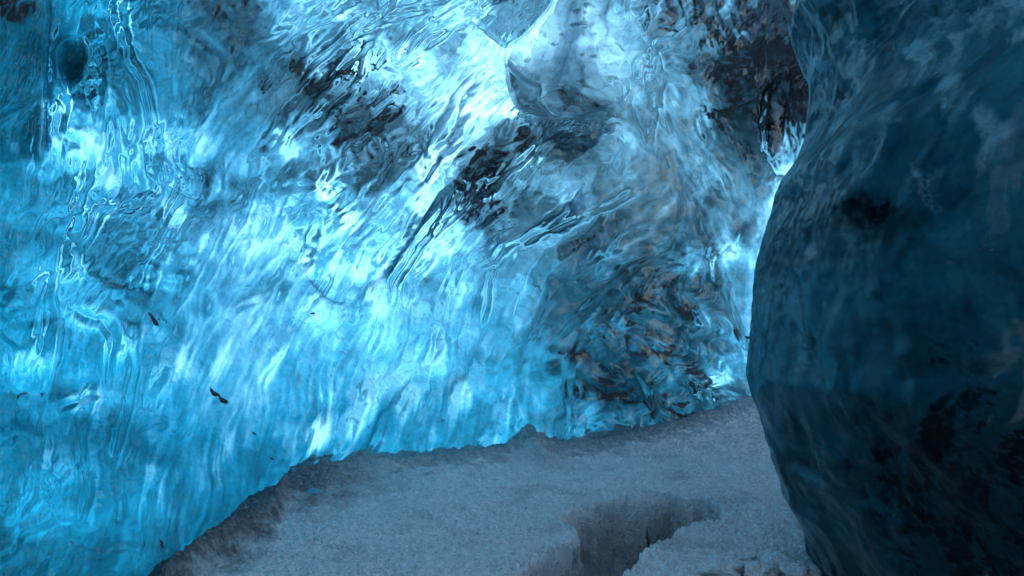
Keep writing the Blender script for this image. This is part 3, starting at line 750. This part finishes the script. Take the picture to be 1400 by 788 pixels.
slab('ice_roof', np.linspace(-3.2, 9, 140), np.linspace(.25, 3.3, 80), lambda x, y: 3.75+.12*fbm(x, y, 4, 3)+.05*np.abs(x-1), 1.0, [M_roof, M_clear],
     lambda x, y: np.stack([.85+0*x, .8+0*x, np.clip(fbm(x, y, 3, 7), 0, 1), .4+0*x], -1),
     label='ice roof of the cave above the camera', category='ice roof')

# ------------------------------------------------------------------ hanging pieces of ice (closed bodies)
def body(name, outline, D0, thick, relief, attrf, mats, n=420, rp=9, **props):
    """closed slab whose outline is given; front is rounded and rippled, back flatter"""
    ox, oy = poly(outline+[outline[0]], n)
    ox, oy = ox[:-1], oy[:-1]; m_ = len(ox)
    cx, cy = ox.mean(), oy.mean(); R = 170
    r = (np.arange(R+1)/R)[:, None]
    X = cx+(ox-cx)*r; Y = cy+(oy-cy)*r
    bulge = np.clip(1-r**rp, 0, 1)**.5
    d0 = D0(X, Y)
    front = d0-thick*.5*bulge-relief(X, Y)*bulge
    back = d0+thick*.5*bulge
    Pf = ray_point(X, Y, front); Pb = ray_point(X, Y, back)
    A = attrf(X, Y)
    PPb = np.concatenate([Pf, Pb[::-1][1:]], 0); AA = np.concatenate([A, A[::-1][1:]], 0)
    me = grid_mesh(name, PPb, mats+[M_clear], AA, closed_u=True)
    me.polygons.foreach_set('material_index', np.repeat([0, 1], [R*m_, len(me.polygons)-R*m_]).astype(np.int32))
    return link(name, me, **props)
def flow_attr(t, grey, a0, seed, ang=60, fx=14, fy=70, b0=.0, con=.5):
    def f(X, Y):
        a = math.radians(ang); u = X*math.sin(a)+Y*math.cos(a)+6*pnoise(X/40, Y/40, 2); v = X*math.cos(a)-Y*math.sin(a)
        n = fbm(u/fx, v/fy, 4, seed); s = fbm(X/9, Y/6, 3, seed+5)
        return np.stack([t*np.exp(con*n), grey+0*X, np.clip(a0*sstep(.2, .7, s+.3*n), 0, 1), np.clip(b0+.12*n, 0, 1)], -1)
    return f

# ------------------------------------------------------------------ small loose things, and an unseen mound added behind the viewer to darken reflections
def rock(name, loc, size, seed, mat, sq=(1, 1, .6), rough=.25, rot=0, n=26, attrv=(.5,.5,0,.5), **props):
    th_ = np.linspace(0, np.pi, n)[:, None]; ph = np.linspace(0, 2*np.pi, 2*n, endpoint=False)[None]
    x = np.sin(th_)*np.cos(ph); y = np.sin(th_)*np.sin(ph); z = np.cos(th_)+0*ph
    k = 1+rough*(pnoise(x*1.3+seed, y*1.3+z*1.7, seed)+.5*pnoise(x*3+z*2, y*3+seed-z, seed+1)+.22*pnoise(x*8+z*5, y*8+z*3, seed+2))
    x, y, z = x*k*sq[0]*size, y*k*sq[1]*size, z*k*sq[2]*size
    c, s = math.cos(rot), math.sin(rot)
    Pn = np.stack([x*c-y*s, x*s+y*c, z], -1)
    at_ = np.broadcast_to(np.array(attrv, float), Pn.shape[:2]+(4,))
    o = link(name, grid_mesh(name, Pn, [mat], at_, closed_u=True, flip=False), **props)
    o.location = loc; return o
rock('reflection_blocker', (-2.6, -7.0, 0), 3.2, 77, M_pillar, (1.5, .9, .95), .35, .2, n=60, attrv=(.6,.3,0,.05), label='unseen mound added behind the camera to darken reflections in the pillar', category='added ice mass')  # added out of view, keeps bright snow out of the pillar reflections
LUMPS = [(985,776,.070,'pale rounded snow lump at the left end of the row below the pillar'),(1022,764,.04,'tiny snow lump behind the row of lumps by the pillar'),
 (1040,780,.055,'small snow lump in the middle of the row below the pillar'),(1068,772,.066,'round snow lump just left of the foot of the dark pillar'),
 (1092,781,.055,'snow lump touching the foot of the dark pillar'),(1056,757,.034,'small upper snow lump in front of the pillar foot')]
for k, (px, py, s, lb) in enumerate(LUMPS):
    x, y = floor_pt(px, py, .05)
    rock('snow_lump', (x, y, .045), s*1.3, 3+k, M_snow, (1.25, 1, .62), .35, k*.7, attrv=(1,0,.03,.3), label=lb, category='snow lump', group='snow lumps by the foot of the pillar')
def debris_mat():
    m, nt, nodes, links = new_mat('black_volcanic_grit')
    oc = nodes.new('ShaderNodeTexCoord').outputs['Object']
    c = mixc(nt, noise_n(nt, oc, 60, 4), (.006, .007, .008), (.035, .035, .035))
    p = nodes.new('ShaderNodeBsdfPrincipled'); links.new(c, p.inputs['Base Color']); p.inputs['Roughness'].default_value = .5
    out = nodes.new('ShaderNodeOutputMaterial'); links.new(p.outputs[0], out.inputs[0]); return m
M_grit = debris_mat()
def wall_at(px, py):
    d = wall_base(np.array(px, float), np.array(py, float))
    i = (py-MY0)/STEP; j = (px-MX0)/STEP
    return float(d*(1-disp[int(i), int(j)]*.9))
CH = [(290,536,.030,-35,'long black rock chip stuck in the lower left blue ice'),(302,546,.032,-30,'black rock chip beside the long chip in the lower left ice'),
      (209,436,.024,-60,'thin black chip in the ice left of centre, beneath the pale flutes'),(346,592,.014,-40,'tiny black chip in the lower ice above the grey bank'),
      (371,627,.013,-30,'tiny lowest black chip in the ice just above the grey bank'),(427,428,.016,-10,'small black chip in the pale ice left of the wall centre'),
      (1022,462,.05,0,'black chip in the far ice right beside the pillar edge')]
for k, (px, py, s, an, lb) in enumerate(CH):
    d = wall_at(px, py); p_ = ray_point(np.array(px), np.array(py), np.array(d))
    o = rock('rock_chip', tuple(p_), s, 20+k, M_grit, (1.5, .35, .42), .6, n=14, label=lb, category='rock chip', group='black rock chips stuck in the ice wall')
    o.rotation_euler = (0, math.radians(-an), math.radians(20 if px < 400 else 0))
x, y = floor_pt(430, 676, .05)
rock('ice_chunk', (x, y, .075), .035, 40, M_wall, (1.6, .8, .5), .3, attrv=(.9,.3,0,.9), label='small shiny ice chunk lying on the grey bank', category='ice chunk')

# ------------------------------------------------------------------ camera, sun, sky
cam = bpy.data.cameras.new('camera'); cam.sensor_width = 36; cam.lens = F*36/1400; cam.shift_y = (HY-394)/1400
cam.clip_end = 500; cam.clip_start = .05
co = bpy.data.objects.new('camera', cam); coll.objects.link(co); co.location = (0, 0, H); co.rotation_euler = (math.pi/2, 0, 0)
scene.camera = co
sun = bpy.data.lights.new('sun', 'SUN'); sun.energy = 4.5; sun.angle = math.radians(.6); sun.color = (1, .985, .965)
so = bpy.data.objects.new('sun', sun); coll.objects.link(so)
from mathutils import Vector
so.rotation_euler = Vector(SUN_DIR).to_track_quat('Z', 'Y').to_euler()
w = bpy.data.worlds.new('World'); scene.world = w; w.use_nodes = True
nt = w.node_tree; nt.nodes.clear()
sky = nt.nodes.new('ShaderNodeTexSky'); sky.sky_type = 'NISHITA'; sky.sun_disc = False
sky.sun_elevation = math.asin(SUN_DIR[2]); sky.sun_rotation = math.atan2(SUN_DIR[0], SUN_DIR[1])
bg = nt.nodes.new('ShaderNodeBackground'); bg.inputs[1].default_value = .15
nt.links.new(sky.outputs[0], bg.inputs[0]); wo = nt.nodes.new('ShaderNodeOutputWorld'); nt.links.new(bg.outputs[0], wo.inputs[0])
vs = scene.view_settings; vs.view_transform = 'Standard'; vs.look = 'None'; vs.exposure = 1.15; vs.gamma = 1
scene.cycles.max_bounces = 10; scene.cycles.diffuse_bounces = 4; scene.cycles.glossy_bounces = 3; scene.cycles.transmission_bounces = 8
scene.cycles.transparent_max_bounces = 12
scene.cycles.use_denoising = True
try: scene.cycles.denoiser = 'OPENIMAGEDENOISE'
except Exception: pass
scene.cycles.sample_clamp_indirect = 4
